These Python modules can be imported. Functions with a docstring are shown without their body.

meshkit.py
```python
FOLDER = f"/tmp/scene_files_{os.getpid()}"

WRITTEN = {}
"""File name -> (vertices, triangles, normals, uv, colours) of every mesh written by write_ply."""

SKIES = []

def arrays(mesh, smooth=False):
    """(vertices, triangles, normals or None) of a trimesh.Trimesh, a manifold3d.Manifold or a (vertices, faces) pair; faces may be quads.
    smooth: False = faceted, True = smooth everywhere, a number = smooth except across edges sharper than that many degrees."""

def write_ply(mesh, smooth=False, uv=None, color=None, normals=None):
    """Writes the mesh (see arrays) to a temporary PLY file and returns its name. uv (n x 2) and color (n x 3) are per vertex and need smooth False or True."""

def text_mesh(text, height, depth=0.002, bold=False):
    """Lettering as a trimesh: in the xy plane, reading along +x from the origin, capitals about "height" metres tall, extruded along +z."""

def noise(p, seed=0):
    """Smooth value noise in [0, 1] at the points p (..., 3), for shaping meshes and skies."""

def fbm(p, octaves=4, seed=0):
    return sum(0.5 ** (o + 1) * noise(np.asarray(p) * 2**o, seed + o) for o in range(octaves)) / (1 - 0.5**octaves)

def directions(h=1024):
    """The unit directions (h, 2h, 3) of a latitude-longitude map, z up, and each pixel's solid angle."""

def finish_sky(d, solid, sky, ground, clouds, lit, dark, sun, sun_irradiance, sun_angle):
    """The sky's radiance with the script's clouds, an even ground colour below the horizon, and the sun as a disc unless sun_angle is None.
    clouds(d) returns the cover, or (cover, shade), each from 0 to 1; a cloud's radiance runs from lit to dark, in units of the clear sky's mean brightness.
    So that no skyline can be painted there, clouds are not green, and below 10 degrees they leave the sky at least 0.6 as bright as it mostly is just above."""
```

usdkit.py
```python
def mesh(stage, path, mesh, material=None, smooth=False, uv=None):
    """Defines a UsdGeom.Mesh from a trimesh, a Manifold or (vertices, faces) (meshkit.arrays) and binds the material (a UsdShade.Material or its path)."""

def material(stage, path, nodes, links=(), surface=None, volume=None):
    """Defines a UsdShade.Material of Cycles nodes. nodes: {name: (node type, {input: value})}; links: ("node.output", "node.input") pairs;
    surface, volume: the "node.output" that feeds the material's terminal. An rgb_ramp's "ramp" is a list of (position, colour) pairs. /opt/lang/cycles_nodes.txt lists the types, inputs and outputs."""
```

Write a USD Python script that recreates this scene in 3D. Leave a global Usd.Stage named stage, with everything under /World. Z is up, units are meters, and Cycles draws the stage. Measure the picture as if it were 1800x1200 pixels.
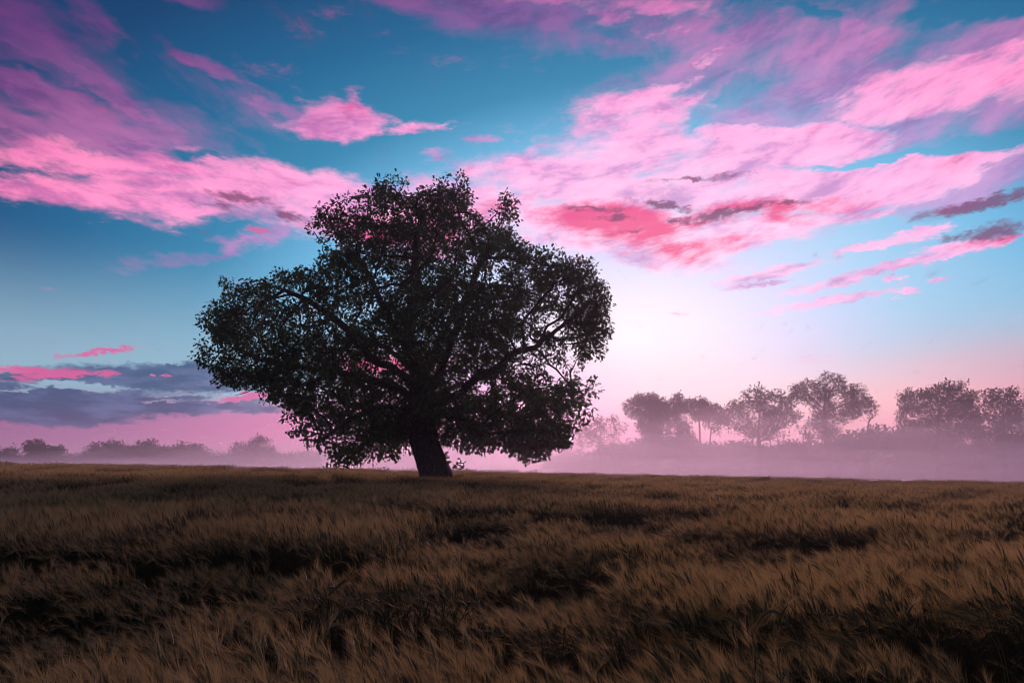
import math
import numpy as np
import trimesh
import usdkit
import meshkit
from scipy.spatial import cKDTree
from pxr import Usd, UsdGeom, UsdLux, UsdShade, Gf, Sdf, Vt

stage = Usd.Stage.CreateInMemory()
UsdGeom.SetStageUpAxis(stage, UsdGeom.Tokens.z)
UsdGeom.SetStageMetersPerUnit(stage, 1.0)
UsdGeom.Xform.Define(stage, '/World')
UsdGeom.Scope.Define(stage, '/World/Looks')

# ------------------------------------------------------------------ camera
FOCAL_PX = 1200.0                      # 24 mm lens on a 36 mm wide frame, for a picture 1800 wide
TILT = math.atan(213.0 / FOCAL_PX)     # the camera looks up a little
EYE = np.array([0.0, 0.0, 1.64])
cam = UsdGeom.Camera.Define(stage, '/World/camera')
cam.CreateProjectionAttr('perspective')
cam.CreateHorizontalApertureAttr(36.0)
cam.CreateVerticalApertureAttr(24.0)
cam.CreateFocalLengthAttr(24.0)
cam.CreateClippingRangeAttr(Gf.Vec2f(0.05, 5000.0))
cam.CreateExposureAttr(0.2)
cam.AddTranslateOp().Set(Gf.Vec3d(*EYE))
cam.AddRotateXOp().Set(90.0 + math.degrees(TILT))


def ray(px, py):
    """The direction in which the photograph (1800 x 1200) shows a point."""
    u, v = (px - 900.0) / FOCAL_PX, (600.0 - py) / FOCAL_PX
    d = np.array([u, math.cos(TILT) - v * math.sin(TILT), math.sin(TILT) + v * math.cos(TILT)])
    return d / np.linalg.norm(d)


def azel(px, py):
    d = ray(px, py)
    return math.atan2(d[0], d[1]), math.asin(d[2])


def lin(r, g, b):
    return tuple((c / 255 / 12.92) if c / 255 < 0.04045 else ((c / 255 + 0.055) / 1.055) ** 2.4 for c in (r, g, b))


class Graph:
    """Collects Cycles nodes; every method returns the name of an output."""

    def __init__(self):
        self.nodes, self.links, self.n = {}, [], 0

    def add(self, kind, out, **inputs):
        self.n += 1
        name, values = f'n{self.n}', {}
        for k, v in inputs.items():
            if isinstance(v, str) and '.' in v:
                self.links.append((v, f'{name}.{k}'))
            else:
                values[k] = v
        self.nodes[name] = (kind, values)
        return f'{name}.{out}'

    def math(self, op, a, b=0.0, c=0.0, clamp=False):
        return self.add('math', 'value', math_type=op, value1=a, value2=b, value3=c, use_clamp=clamp)

    def vmath(self, op, a, b=(0, 0, 0), scale=1.0, out='vector'):
        return self.add('vector_math', out, math_type=op, vector1=a, vector2=b, scale=scale)

    def xyz(self, x, y, z=0.0):
        return self.add('combine_xyz', 'vector', x=x, y=y, z=z)

    def split(self, v):
        s = self.add('separate_xyz', 'x', vector=v).split('.')[0]
        return s + '.x', s + '.y', s + '.z'

    def noise(self, v, scale, detail=4.0, rough=0.55, out='fac', distortion=0.0):
        return self.add('noise_texture', out, dimensions='3D', type='fBM', vector=v, scale=scale, detail=detail, roughness=rough, distortion=distortion)

    def smooth(self, v, a, b, lo=0.0, hi=1.0):
        return self.add('map_range', 'result', range_type='smoothstep', value=v, from_min=a, from_max=b, to_min=lo, to_max=hi, clamp=True)

    def mix(self, fac, a, b, kind='mix'):
        return self.add('mix', 'color', mix_type=kind, fac=fac, color1=a, color2=b)

    def ramp(self, fac, stops):
        return self.add('rgb_ramp', 'color', fac=fac, ramp=stops)

    def material(self, name, surface=None, volume=None):
        return usdkit.material(stage, '/World/Looks/' + name, self.nodes, self.links, surface=surface, volume=volume)


# ------------------------------------------------------------------ sky
SUN_AZ, SUN_EL = azel(1125, 560)[0], math.radians(15.0)
SKY_STRENGTH = 0.1


def build_sky():
    g = Graph()
    d = g.vmath('normalize', g.add('texture_coordinate', 'generated'))
    x, y, z = g.split(d)
    az = g.math('arctan2', x, y)
    el = g.math('arcsine', z)
    ae = g.xyz(az, el)
    # streaky coordinates on a high cloud deck, running away towards the sunrise
    deck = g.math('add', g.math('maximum', z, 0.0), 0.16)
    pl = g.xyz(g.math('divide', x, deck), g.math('divide', y, deck))
    pl = g.add('mapping', 'vector', mapping_type='point', vector=pl, rotation=(0, 0, 0.22))
    wisp = g.noise(g.vmath('multiply', pl, (2.0, 0.50, 1)), 1.5, 7.0, 0.62)
    fine = g.noise(g.vmath('multiply', pl, (3.4, 1.1, 1)), 4.0, 8.0, 0.64)
    # bands of high cloud that bow over the sunrise
    elb = g.math('subtract', el, g.math('add', g.math('multiply', az, 0.07), g.math('multiply', g.math('multiply', az, az), 0.12)))
    q = g.xyz(az, g.math('multiply', elb, 3.0))
    q = g.vmath('add', q, g.vmath('scale', g.vmath('subtract', g.noise(q, 3.0, 3.0, 0.5, 'color'), (0.5, 0.5, 0.5)), scale=0.12))
    wisp_b = g.noise(q, 5.5, 9.0, 0.66)
    fine_b = g.noise(q, 19.0, 7.0, 0.68)
    # broken, small-scale edges
    w1 = g.vmath('subtract', g.noise(g.vmath('multiply', ae, (1, 2.2, 1)), 5.0, 5.0, 0.6, 'color'), (0.5, 0.5, 0.5))
    w2 = g.vmath('subtract', g.noise(g.vmath('multiply', ae, (1, 2.6, 1)), 22.0, 5.0, 0.65, 'color'), (0.5, 0.5, 0.5))
    warped = g.vmath('add', ae, g.vmath('add', g.vmath('multiply', w1, (0.20, 0.075, 0)), g.vmath('multiply', w2, (0.05, 0.022, 0))))
    warped_low = g.vmath('add', ae, g.vmath('add', g.vmath('multiply', w1, (0.10, 0.022, 0)), g.vmath('multiply', w2, (0.06, 0.014, 0))))

    w3 = g.vmath('subtract', g.noise(g.vmath('multiply', ae, (1, 2.2, 1)), 70.0, 4.0, 0.65, 'color'), (0.5, 0.5, 0.5))
    warped_rag = g.vmath('add', warped_low, g.vmath('multiply', w3, (0.05, 0.016, 0)))

    def banks(specs, coords):
        """Soft elliptical banks of cloud: centre, half-axes and turn as the photograph shows them, weight."""
        total = None
        for cx, cy, rx, ry, turn, weight in specs:
            t = math.radians(turn)
            a0 = np.array(azel(cx, cy))
            ex = np.array(azel(cx + rx * math.cos(t), cy + rx * math.sin(t))) - a0
            ey = np.array(azel(cx + ry * math.sin(t), cy - ry * math.cos(t))) - a0
            m = g.add('mapping', 'vector', mapping_type='texture', vector=coords, location=(a0[0], a0[1], 0),
                      rotation=(0, 0, math.atan2(ex[1], ex[0])), scale=(np.linalg.norm(ex) / 0.69, np.linalg.norm(ey) / 0.69, 1.0))
            f = g.math('multiply', g.add('gradient_texture', 'fac', gradient_type='spherical', vector=m), weight)
            total = f if total is None else g.math('maximum', total, f)
        return total

    # distance from the bright place in the sky, in radians, flattened
    ga, ge = azel(1120, 600)
    rx_ = g.math('multiply', g.math('subtract', az, ga), 0.57)
    ry_ = g.math('subtract', el, ge)
    r = g.math('sqrt', g.math('add', g.math('multiply', rx_, rx_), g.math('multiply', ry_, ry_)))
    r01 = g.math('divide', r, 1.6)

    def by_r(stops):
        return g.ramp(r01, [(a / 1.6, c) for a, c in stops])

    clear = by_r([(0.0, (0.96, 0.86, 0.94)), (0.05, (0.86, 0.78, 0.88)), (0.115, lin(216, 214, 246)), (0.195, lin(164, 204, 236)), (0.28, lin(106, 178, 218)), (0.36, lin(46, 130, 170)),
                  (0.46, lin(18, 96, 140)), (0.56, lin(5, 62, 106)), (0.68, lin(5, 38, 84)), (0.9, lin(30, 44, 92)), (1.3, lin(132, 134, 156)), (1.6, lin(132, 134, 156))])  # last stops: unseen sky behind the camera, brightened as fill for the oak crown
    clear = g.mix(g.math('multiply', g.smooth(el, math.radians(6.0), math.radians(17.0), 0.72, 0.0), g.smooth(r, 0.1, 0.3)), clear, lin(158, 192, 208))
    # the band along the horizon: salmon near the sunrise, dull pink away from it
    band_col = g.ramp(g.math('add', g.math('multiply', g.math('subtract', az, SUN_AZ), 0.5), 0.5),
                      [(0.0, lin(70, 60, 110)), (0.14, lin(140, 92, 140)), (0.28, lin(226, 120, 172)), (0.44, lin(255, 176, 214)), (0.50, lin(255, 205, 214)), (0.58, lin(255, 208, 202)), (0.68, lin(255, 172, 172)), (0.8, lin(190, 92, 130)), (1.0, lin(70, 60, 110))])
    band_w = g.noise(g.vmath('multiply', ae, (1.2, 9.0, 1)), 3.0, 4.0, 0.5)
    el_w = g.math('add', el, g.math('multiply', g.math('subtract', band_w, 0.5), 0.035))
    band = g.smooth(el_w, math.radians(1.0), math.radians(13.0), 1.0, 0.0)
    near_left = g.smooth(az, -0.40, 0.05, 0.0, 1.0)
    band = g.math('multiply', band, g.math('add', 0.0, g.smooth(el_w, g.math('add', 0.06, g.math('multiply', near_left, 0.03)), g.math('add', 0.10, g.math('multiply', near_left, 0.16)), 1.0, 0.0)))
    low = g.smooth(el, math.radians(0.5), math.radians(5.5), 1.0, 0.0)
    base = g.mix(band, clear, band_col)
    base = g.mix(g.math('multiply', low, g.smooth(g.math('absolute', g.math('subtract', az, SUN_AZ - 0.02)), 0.0, 0.5, 0.92, 0.2)), base, lin(255, 112, 172))

    # high pink cloud
    pink = banks([(120, 275, 260, 34, 3, 1.5), (330, 318, 380, 50, 6, 1.5), (40, 330, 200, 28, 3, 1.5), (210, 345, 200, 34, 6, 1.4), (520, 322, 170, 34, 4, 1.6),
                  (590, 350, 150, 46, 3, 1.5), (330, 372, 90, 14, 4, 1.3), (598, 205, 84, 26, 9, 2.0), (628, 204, 40, 22, -34, 1.5), (648, 190, 14, 22, -16, 1.2), (560, 218, 70, 20, 8, 1.5),
                  (640, 222, 36, 14, 14, 1.6), (735, 231, 62, 11, -2, 1.35), (780, 226, 26, 5, -26, 1.1), (960, 2, 120, 24, 0, 1.1), (1090, 40, 120, 34, 16, 1.0),
                  (1150, 14, 200, 30, -4, 1.05), (1650, 160, 230, 50, -9, 1.7), (1590, 185, 110, 30, -10, 1.6), (1770, 120, 120, 40, -9, 1.6),
                  (1160, 195, 130, 30, -8, 1.5), (1130, 218, 110, 44, -10, 1.7), (1215, 128, 80, 17, -46, 0.95), (1180, 165, 90, 16, -22, 1.3), (1330, 235, 250, 26, -4, 1.5),
                  (1220, 262, 260, 40, -4, 1.9), (1420, 262, 240, 24, -6, 1.7), (1010, 300, 200, 40, -8, 1.6), (1090, 330, 260, 44, -2, 1.8), (1300, 300, 260, 30, -6, 1.9),
                  (1480, 318, 300, 30, -6, 1.7), (1390, 345, 250, 32, -4, 1.8), (1120, 400, 280, 44, 0, 2.0), (1080, 432, 220, 28, 4, 1.8), (1240, 430, 150, 22, -10, 1.5),
                  (1340, 395, 150, 26, -8, 1.4), (760, 385, 260, 60, 0, 1.5), (690, 640, 150, 34, -4, 1.5), (1560, 298, 320, 24, -8, 1.7), (1500, 235, 260, 22, -8, 1.2)], warped)
    veil = banks([(480, 190, 103, 14, 10, 1.66), (846, 243, 34, 9, 0, 1.66), (770, 274, 27, 6, 0, 1.31), (362, 122, 69, 16, 30, 1.66), (330, 100, 69, 11, 30, 1.05),
                  (470, 175, 126, 13, 26, 0.88), (60, 60, 241, 69, 34, 1.26), (110, 120, 195, 29, 30, 1.43), (40, 165, 126, 27, 20, 1.4), (215, 190, 92, 13, 16, 1.43),
                  (150, 232, 229, 20, 8, 1.31), (150, 30, 103, 46, 60, 1.05), (430, 418, 206, 16, -14, 1.08), (520, 400, 126, 11, -10, 1.05), (330, 0, 103, 20, 4, 1.08),
                  (720, 8, 103, 23, 8, 1.4), (930, 20, 184, 34, 8, 1.57), (980, 52, 69, 23, 10, 1.22), (1230, 60, 126, 39, -22, 1.4), (1330, 70, 149, 57, -16, 1.26),
                  (1500, 62, 39, 69, 14, 1.66), (1410, 100, 229, 46, -14, 1.31), (1390, 85, 69, 16, -30, 1.57), (1600, 100, 276, 39, -12, 1.29), (1760, 60, 172, 46, -14, 1.4),
                  (1720, 195, 172, 29, -10, 1.57), (1480, 150, 126, 34, -14, 1.49), (1400, 205, 299, 41, -8, 1.4), (1560, 225, 299, 27, -10, 1.49), (1250, 170, 69, 16, -34, 1.57),
                  (1700, 310, 206, 27, -9, 1.66), (1640, 335, 264, 23, -8, 1.49),
                  (1420, 110, 330, 110, -8, 1.25), (1700, 130, 200, 130, -8, 1.2), (90, 120, 230, 90, 24, 0.85), (170, 225, 280, 60, 6, 1.2), (1180, 60, 220, 60, 0, 1.15), (1640, 330, 260, 40, -8, 1.3), (420, 180, 160, 40, 20, 0.8), (860, 30, 220, 34, 6, 1.1), (1480, 225, 400, 70, -8, 1.5), (1250, 120, 220, 70, -14, 1.3), (1560, 230, 330, 60, -8, 1.4), (1080, 90, 220, 40, 10, 1.0)], warped)
    pink2 = banks([(1345, 482, 110, 10, -11, 1.3), (1330, 500, 80, 6, -8, 1.1), (1500, 487, 110, 10, -13, 1.4), (1420, 508, 60, 7, -12, 1.2), (1600, 462, 130, 9, -13, 1.5), (1540, 430, 90, 9, -10, 1.3), (1690, 432, 90, 13, -10, 1.6),
                   (1450, 530, 130, 9, -8, 1.1), (1580, 518, 36, 5, -4, 1.3), (1350, 548, 50, 4, -6, 1.0), (1572, 492, 30, 6, -4, 1.0), (1650, 495, 24, 5, -6, 1.0), (1200, 549, 28, 3, -6, 0.8), (1500, 380, 60, 7, -8, 1.1),
                   (1610, 408, 70, 10, -12, 1.3), (1250, 440, 110, 16, -10, 1.4), (1340, 420, 60, 10, -8, 1.3),
                   (180, 622, 78, 5, -5, 1.3), (110, 660, 90, 6, -3, 1.2), (60, 652, 100, 9, 3, 1.3), (270, 664, 20, 4, 0, 1.0), (430, 697, 70, 6, -8, 1.3), (470, 402, 26, 6, 0, 0.9)], warped_rag)
    gaps = banks([(1560, 274, 180, 7, -8, 1.5), (1760, 245, 160, 20, -9, 1.5), (1690, 20, 140, 22, -8, 1.2), (1440, 10, 60, 10, 4, 0.9), (1290, 112, 90, 26, -20, 0.75), (1265, 44, 60, 12, -20, 0.8), (1340, 142, 90, 26, -16, 0.9), (1215, 232, 30, 12, -40, 0.4),
                  (1730, 365, 170, 12, -12, 0.8), (1520, 102, 90, 16, -10, 0.6), (1120, 110, 90, 30, -20, 0.8), (1100, 55, 60, 12, -20, 0.5), (330, 275, 60, 8, 6, 0.6), (250, 300, 140, 5, 4, 0.3), (120, 305, 160, 5, 2, 0.2), (40, 145, 80, 10, 16, 0.8), (60, 200, 60, 8, 8, 0.6), (150, 180, 90, 8, 24, 0.5)], warped)
    body = g.math('multiply', g.math('minimum', pink, 1.05), 0.95)
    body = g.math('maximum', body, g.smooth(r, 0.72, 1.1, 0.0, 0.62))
    body = g.math('add', body, g.math('multiply', g.math('subtract', wisp_b, 0.5), 1.9))
    body = g.math('add', body, g.math('multiply', g.math('subtract', fine_b, 0.5), 1.2))
    body = g.math('subtract', body, g.math('multiply', gaps, 1.1))
    cover = g.smooth(body, 0.12, 1.06)
    thin = g.math('add', g.math('multiply', g.math('minimum', veil, 1.0), 0.95), g.math('add', g.math('add', g.math('multiply', g.math('subtract', wisp, 0.5), 1.4), g.math('multiply', g.math('subtract', wisp_b, 0.5), 1.0)), g.math('multiply', g.math('subtract', fine, 0.5), 1.1)))
    thin = g.math('multiply', g.smooth(g.math('subtract', thin, g.math('multiply', gaps, 0.6)), 0.16, 1.12), 0.70)
    thin_only = g.smooth(g.math('subtract', thin, cover), -0.1, 0.25)
    cover = g.math('maximum', cover, thin)
    streak = g.smooth(g.math('add', pink2, g.math('multiply', g.math('subtract', fine, 0.5), 1.4)), 0.22, 0.85)
    # its colour: lit pink, whiter where thick and near the light, redder low down, duller far off
    lit = by_r([(0.0, lin(255, 214, 238)), (0.18, lin(255, 190, 230)), (0.30, lin(255, 172, 222)), (0.40, lin(255, 152, 206)), (0.50, lin(255, 136, 190)), (0.58, lin(215, 108, 166)), (0.68, lin(140, 78, 132)), (0.85, lin(92, 60, 108)), (1.2, lin(110, 84, 122)), (1.6, lin(110, 84, 122))])
    far_up = g.smooth(g.math('subtract', el, g.math('multiply', az, 0.2)), math.radians(26.0), math.radians(37.0), 0.0, 1.0)
    lit = g.mix(far_up, lit, g.mix(1.0, lit, (0.42, 0.44, 0.66), 'multiply'))
    tex = g.noise(q, 9.0, 8.0, 0.66)
    lit = g.mix(g.smooth(tex, 0.50, 0.72, 0.0, 0.45), lit, g.mix(1.0, lit, (1.5, 1.55, 1.25), 'multiply'))
    lit = g.mix(g.smooth(tex, 0.34, 0.54, 0.75, 0.0), lit, g.mix(1.0, lit, (0.42, 0.42, 0.66), 'multiply'))
    lit = g.mix(thin_only, lit, g.mix(1.0, lit, (0.62, 0.62, 0.80), 'multiply'))
    red = banks([(1090, 395, 170, 34, 0, 1.4), (1300, 372, 150, 22, -6, 1.3), (1180, 430, 200, 24, -4, 0.9), (1760, 415, 90, 16, -12, 1.3), (1620, 375, 60, 10, -14, 1.0), (680, 645, 120, 26, -5, 1.4), (40, 655, 140, 12, 2, 1.1),
                 (760, 415, 190, 50, 0, 1.0)], warped)
    red = g.math('multiply', g.smooth(g.math('add', red, g.math('add', g.math('multiply', g.math('subtract', wisp_b, 0.5), 2.6), g.math('multiply', g.math('subtract', fine_b, 0.5), 1.6))), 0.20, 1.10), 0.88)
    lit = g.mix(red, lit, lin(226, 44, 116))
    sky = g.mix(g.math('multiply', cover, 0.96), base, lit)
    # grey-violet cloud in its own shadow
    bank = banks([(250, 668, 230, 22, 1, 1.6), (90, 690, 200, 26, 2, 1.5), (230, 712, 230, 20, -1, 1.7), (60, 728, 160, 14, 2, 1.6), (430, 716, 90, 9, 1, 1.3), (330, 650, 110, 9, 2, 1.1), (50, 662, 160, 12, 2, 1.0)], warped_rag)
    bank_gap = banks([(130, 680, 75, 8, 4, 1.4), (40, 684, 60, 6, 0, 1.0), (270, 663, 22, 3, 0, 1.0), (270, 705, 60, 3, -2, 0.9), (395, 699, 60, 6, -8, 1.2)], warped_rag)
    wet = g.noise(g.vmath('multiply', ae, (1.0, 4.0, 1)), 16.0, 6.0, 0.62)
    bank_f = g.smooth(g.math('subtract', g.math('add', bank, g.math('add', g.math('multiply', g.math('subtract', band_w, 0.5), 0.9), g.math('multiply', g.math('subtract', wet, 0.5), 0.9))), bank_gap), 0.22, 0.80)
    bank_c = g.mix(g.smooth(el, math.radians(3.0), math.radians(7.0)), lin(48, 74, 118), lin(30, 80, 122))
    bank_c = g.mix(g.smooth(wet, 0.42, 0.66, 0.0, 0.55), bank_c, lin(120, 128, 172))
    bank_c = g.mix(g.smooth(az, -0.62, -0.30), g.mix(1.0, bank_c, (0.55, 0.7, 0.8), 'multiply'), bank_c)
    sky = g.mix(g.math('multiply', bank_f, 0.93), sky, bank_c)
    sky = g.mix(g.math('multiply', streak, 0.9), sky, g.mix(g.smooth(az, -0.35, 0.1), lin(210, 90, 150), lit))
    dark = banks([(1280, 373, 105, 9, -9, 1.4), (1170, 360, 70, 7, 4, 1.2), (1030, 368, 70, 6, 2, 1.1), (1380, 356, 60, 6, -8, 1.1), (1720, 358, 120, 11, -13, 1.6), (1760, 402, 80, 15, -13, 1.4), (1690, 412, 60, 7, -10, 1.0),
                  (430, 348, 60, 12, 6, 1.1), (525, 378, 50, 12, 16, 1.1), (370, 362, 60, 10, 8, 0.9), (1230, 313, 80, 5, -4, 1.2), (1060, 385, 60, 6, 0, 1.0), (1190, 386, 40, 6, -2, 1.1), (1100, 408, 70, 4, -6, 0.8), (1120, 350, 30, 5, 0, 0.8)], warped_rag)
    dark_f = g.smooth(g.math('add', dark, g.math('multiply', g.math('subtract', fine, 0.5), 2.4)), 0.22, 1.05)
    sky = g.mix(g.math('multiply', dark_f, 0.85), sky, g.mix(g.smooth(r, 0.35, 0.75), lin(112, 62, 104), lin(58, 52, 88)))
    # below the horizon: dim earth
    sky = g.mix(g.smooth(el, -0.03, 0.0, 1.0, 0.0), sky, lin(120, 80, 105))
    # the physical sky under all of it
    phys = g.add('sky_texture', 'color', sky_type='single_scattering', sun_disc=False, sun_elevation=SUN_EL, sun_rotation=SUN_AZ, altitude=100.0, air_density=1.0, aerosol_density=1.0, ozone_density=2.0)
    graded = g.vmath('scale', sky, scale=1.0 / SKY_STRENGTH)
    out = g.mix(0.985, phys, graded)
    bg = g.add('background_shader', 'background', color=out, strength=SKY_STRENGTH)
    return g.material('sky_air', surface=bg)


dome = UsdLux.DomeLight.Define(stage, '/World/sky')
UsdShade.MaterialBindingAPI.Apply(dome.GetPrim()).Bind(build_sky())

# ------------------------------------------------------------------ sun, low behind the far trees
sun = UsdLux.DistantLight.Define(stage, '/World/sun')
sun.CreateIntensityAttr(0.5)
sun.CreateAngleAttr(28.0)
sun.CreateNormalizeAttr(True)
sun.CreateColorAttr(Gf.Vec3f(1.0, 0.55, 0.62))
sun.AddRotateZOp().Set(-math.degrees(SUN_AZ))
sun.AddRotateXOp().Set(math.degrees(SUN_EL) - 90.0)

# ------------------------------------------------------------------ helpers
def put(prim, label=None, category=None, group=None, kind=None):
    for k, v in (('label', label), ('category', category), ('group', group), ('kind', kind)):
        if v:
            prim.SetCustomDataByKey(k, v)
    return prim


NAMES = {}


def numbered(name):
    k = NAMES.get(name, 0)
    NAMES[name] = k + 1
    return name if k == 0 else f'{name}_{k:03d}'


def thing(name, label, category, loc=(0, 0, 0), group=None):
    x = UsdGeom.Xform.Define(stage, '/World/' + numbered(name))
    x.AddTranslateOp().Set(Gf.Vec3d(*map(float, loc)))
    put(x.GetPrim(), label, category, group)
    return x.GetPrim()


def part(parent, name, mesh, mat, smooth=False):
    return usdkit.mesh(stage, f'{parent.GetPath()}/' + numbered(f'{parent.GetPath()}/{name}').rsplit('/', 1)[1], mesh, mat, smooth=smooth).GetPrim()


def fbm2(x, y, scale, seed=0, octaves=3):
    p = np.stack([np.asarray(x, float) / scale, np.asarray(y, float) / scale, np.zeros_like(np.asarray(x, float))], -1)
    return sum(0.5 ** (o + 1) * meshkit.noise(p * 2 ** o, seed + o) for o in range(octaves)) / (1 - 0.5 ** octaves)


def smoothstep(a, b, x):
    t = np.clip((np.asarray(x, float) - a) / (b - a), 0, 1)
    return t * t * (3 - 2 * t)


CREST = 50.0


def ground_z(x, y):
    """The field falls gently to the right; behind its crest the land drops into a shallow misty hollow and rises again far off."""
    x, y = np.asarray(x, float), np.asarray(y, float)
    z = -0.0190 * np.clip(x, -90, 90) + 0.16 * (fbm2(x, y, 14.0, 3) - 0.5)
    d = np.clip(y - CREST, 0, None)
    z = z - 2.6 * smoothstep(0, 60, d) + 0.9 * smoothstep(140, 420, d) * (1 + 2.2 * (fbm2(x, y, 160.0, 9) - 0.5))
    return z


# ------------------------------------------------------------------ materials
def soil():
    g = Graph()
    p = g.add('geometry', 'position')
    n = g.noise(p, 3.0, 6.0, 0.6)
    n2 = g.noise(p, 0.05, 4.0, 0.6)
    c = g.mix(n, (0.014, 0.010, 0.007), (0.034, 0.025, 0.016))
    c = g.mix(g.smooth(n2, 0.4, 0.6), c, (0.034, 0.036, 0.016))
    b = g.add('bump', 'normal', height=n, strength=0.6, distance=0.05)
    return g.material('field_soil', surface=g.add('principled_bsdf', 'BSDF', base_color=c, roughness=0.95, specular_ior_level=0.1, normal=b))


def bark(name, a, b):
    g = Graph()
    p = g.add('texture_coordinate', 'object')
    v = g.vmath('multiply', p, (1, 1, 0.18))
    n = g.noise(v, 9.0, 6.0, 0.65)
    v2 = g.add('voronoi_texture', 'distance', dimensions='3D', feature='distance_to_edge', vector=g.vmath('add', v, g.vmath('scale', g.noise(p, 4.0, 3.0, 0.5, 'color'), scale=0.15)), scale=11.0)
    h = g.math('add', g.math('multiply', n, 0.5), g.math('multiply', g.math('minimum', v2, 0.25), 2.2))
    c = g.mix(g.smooth(h, 0.2, 0.8), a, b)
    nb = g.add('bump', 'normal', height=h, strength=0.9, distance=0.05)
    return g.material(name, surface=g.add('principled_bsdf', 'BSDF', base_color=c, roughness=0.9, normal=nb))


def leafy(name, dark, light, through, glow=0.35, rough=0.42):
    """Leaf tone differs from leaf to leaf; some light passes through."""
    g = Graph()
    rnd = g.add('geometry', 'random_per_island')
    p = g.add('geometry', 'position')
    big = g.noise(p, 0.7, 3.0, 0.5)
    f = g.math('add', g.math('multiply', rnd, 0.6), g.math('multiply', g.smooth(big, 0.3, 0.7), 0.4))
    c = g.mix(f, dark, light)
    a = g.add('principled_bsdf', 'BSDF', base_color=c, roughness=rough, specular_ior_level=0.5)
    t = g.add('translucent_bsdf', 'BSDF', color=g.mix(f, through, tuple(1.5 * x for x in through)))
    return g.material(name, surface=g.add('mix_closure', 'closure', fac=glow, closure1=a, closure2=t))


def crop_mat(name, low, high, through, tone, glow=0.4, rough=0.55, gloss=0.25):
    """Barley: tone drifts over the field from clump to clump."""
    g = Graph()
    rnd = g.add('geometry', 'random_per_island')
    p = g.add('geometry', 'position')
    n = g.noise(p, 0.9, 3.0, 0.55)
    f = g.math('add', g.math('multiply', rnd, 0.55), g.math('multiply', g.smooth(n, 0.35, 0.65), 0.45))
    c = g.mix(f, low, high)
    c = g.mix(g.smooth(g.noise(p, 0.22, 3.0, 0.5), 0.44, 0.60, 0.0, 0.62), c, tone)
    a = g.add('principled_bsdf', 'BSDF', base_color=c, roughness=rough, specular_ior_level=gloss)
    t = g.add('translucent_bsdf', 'BSDF', color=g.mix(f, through, tuple(1.6 * x for x in through)))
    return g.material(name, surface=g.add('mix_closure', 'closure', fac=glow, closure1=a, closure2=t))


SOIL = soil()
BARK = bark('oak_bark', (0.018, 0.014, 0.012), (0.062, 0.050, 0.042))
FAR_BARK = bark('far_bark', (0.03, 0.024, 0.022), (0.06, 0.05, 0.044))
OAK_LEAF = leafy('oak_leaf', (0.046, 0.095, 0.034), (0.105, 0.18, 0.062), (0.08, 0.12, 0.035), 0.2)
FAR_LEAF = leafy('far_leaf', (0.022, 0.034, 0.016), (0.048, 0.062, 0.026), (0.05, 0.06, 0.02), 0.30)
PALE_LEAF = leafy('pale_leaf', (0.05, 0.06, 0.03), (0.09, 0.10, 0.05), (0.07, 0.08, 0.03), 0.35)
BLOSSOM = leafy('blossom', (0.62, 0.60, 0.52), (0.78, 0.77, 0.70), (0.5, 0.5, 0.42), 0.3)
AWN = crop_mat('barley_awn', (0.25, 0.18, 0.075), (0.64, 0.47, 0.23), (0.46, 0.32, 0.12), (0.15, 0.165, 0.045), 0.48)
EAR = crop_mat('barley_ear', (0.085, 0.085, 0.036), (0.20, 0.17, 0.075), (0.10, 0.09, 0.03), (0.08, 0.09, 0.035), 0.2)
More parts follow.
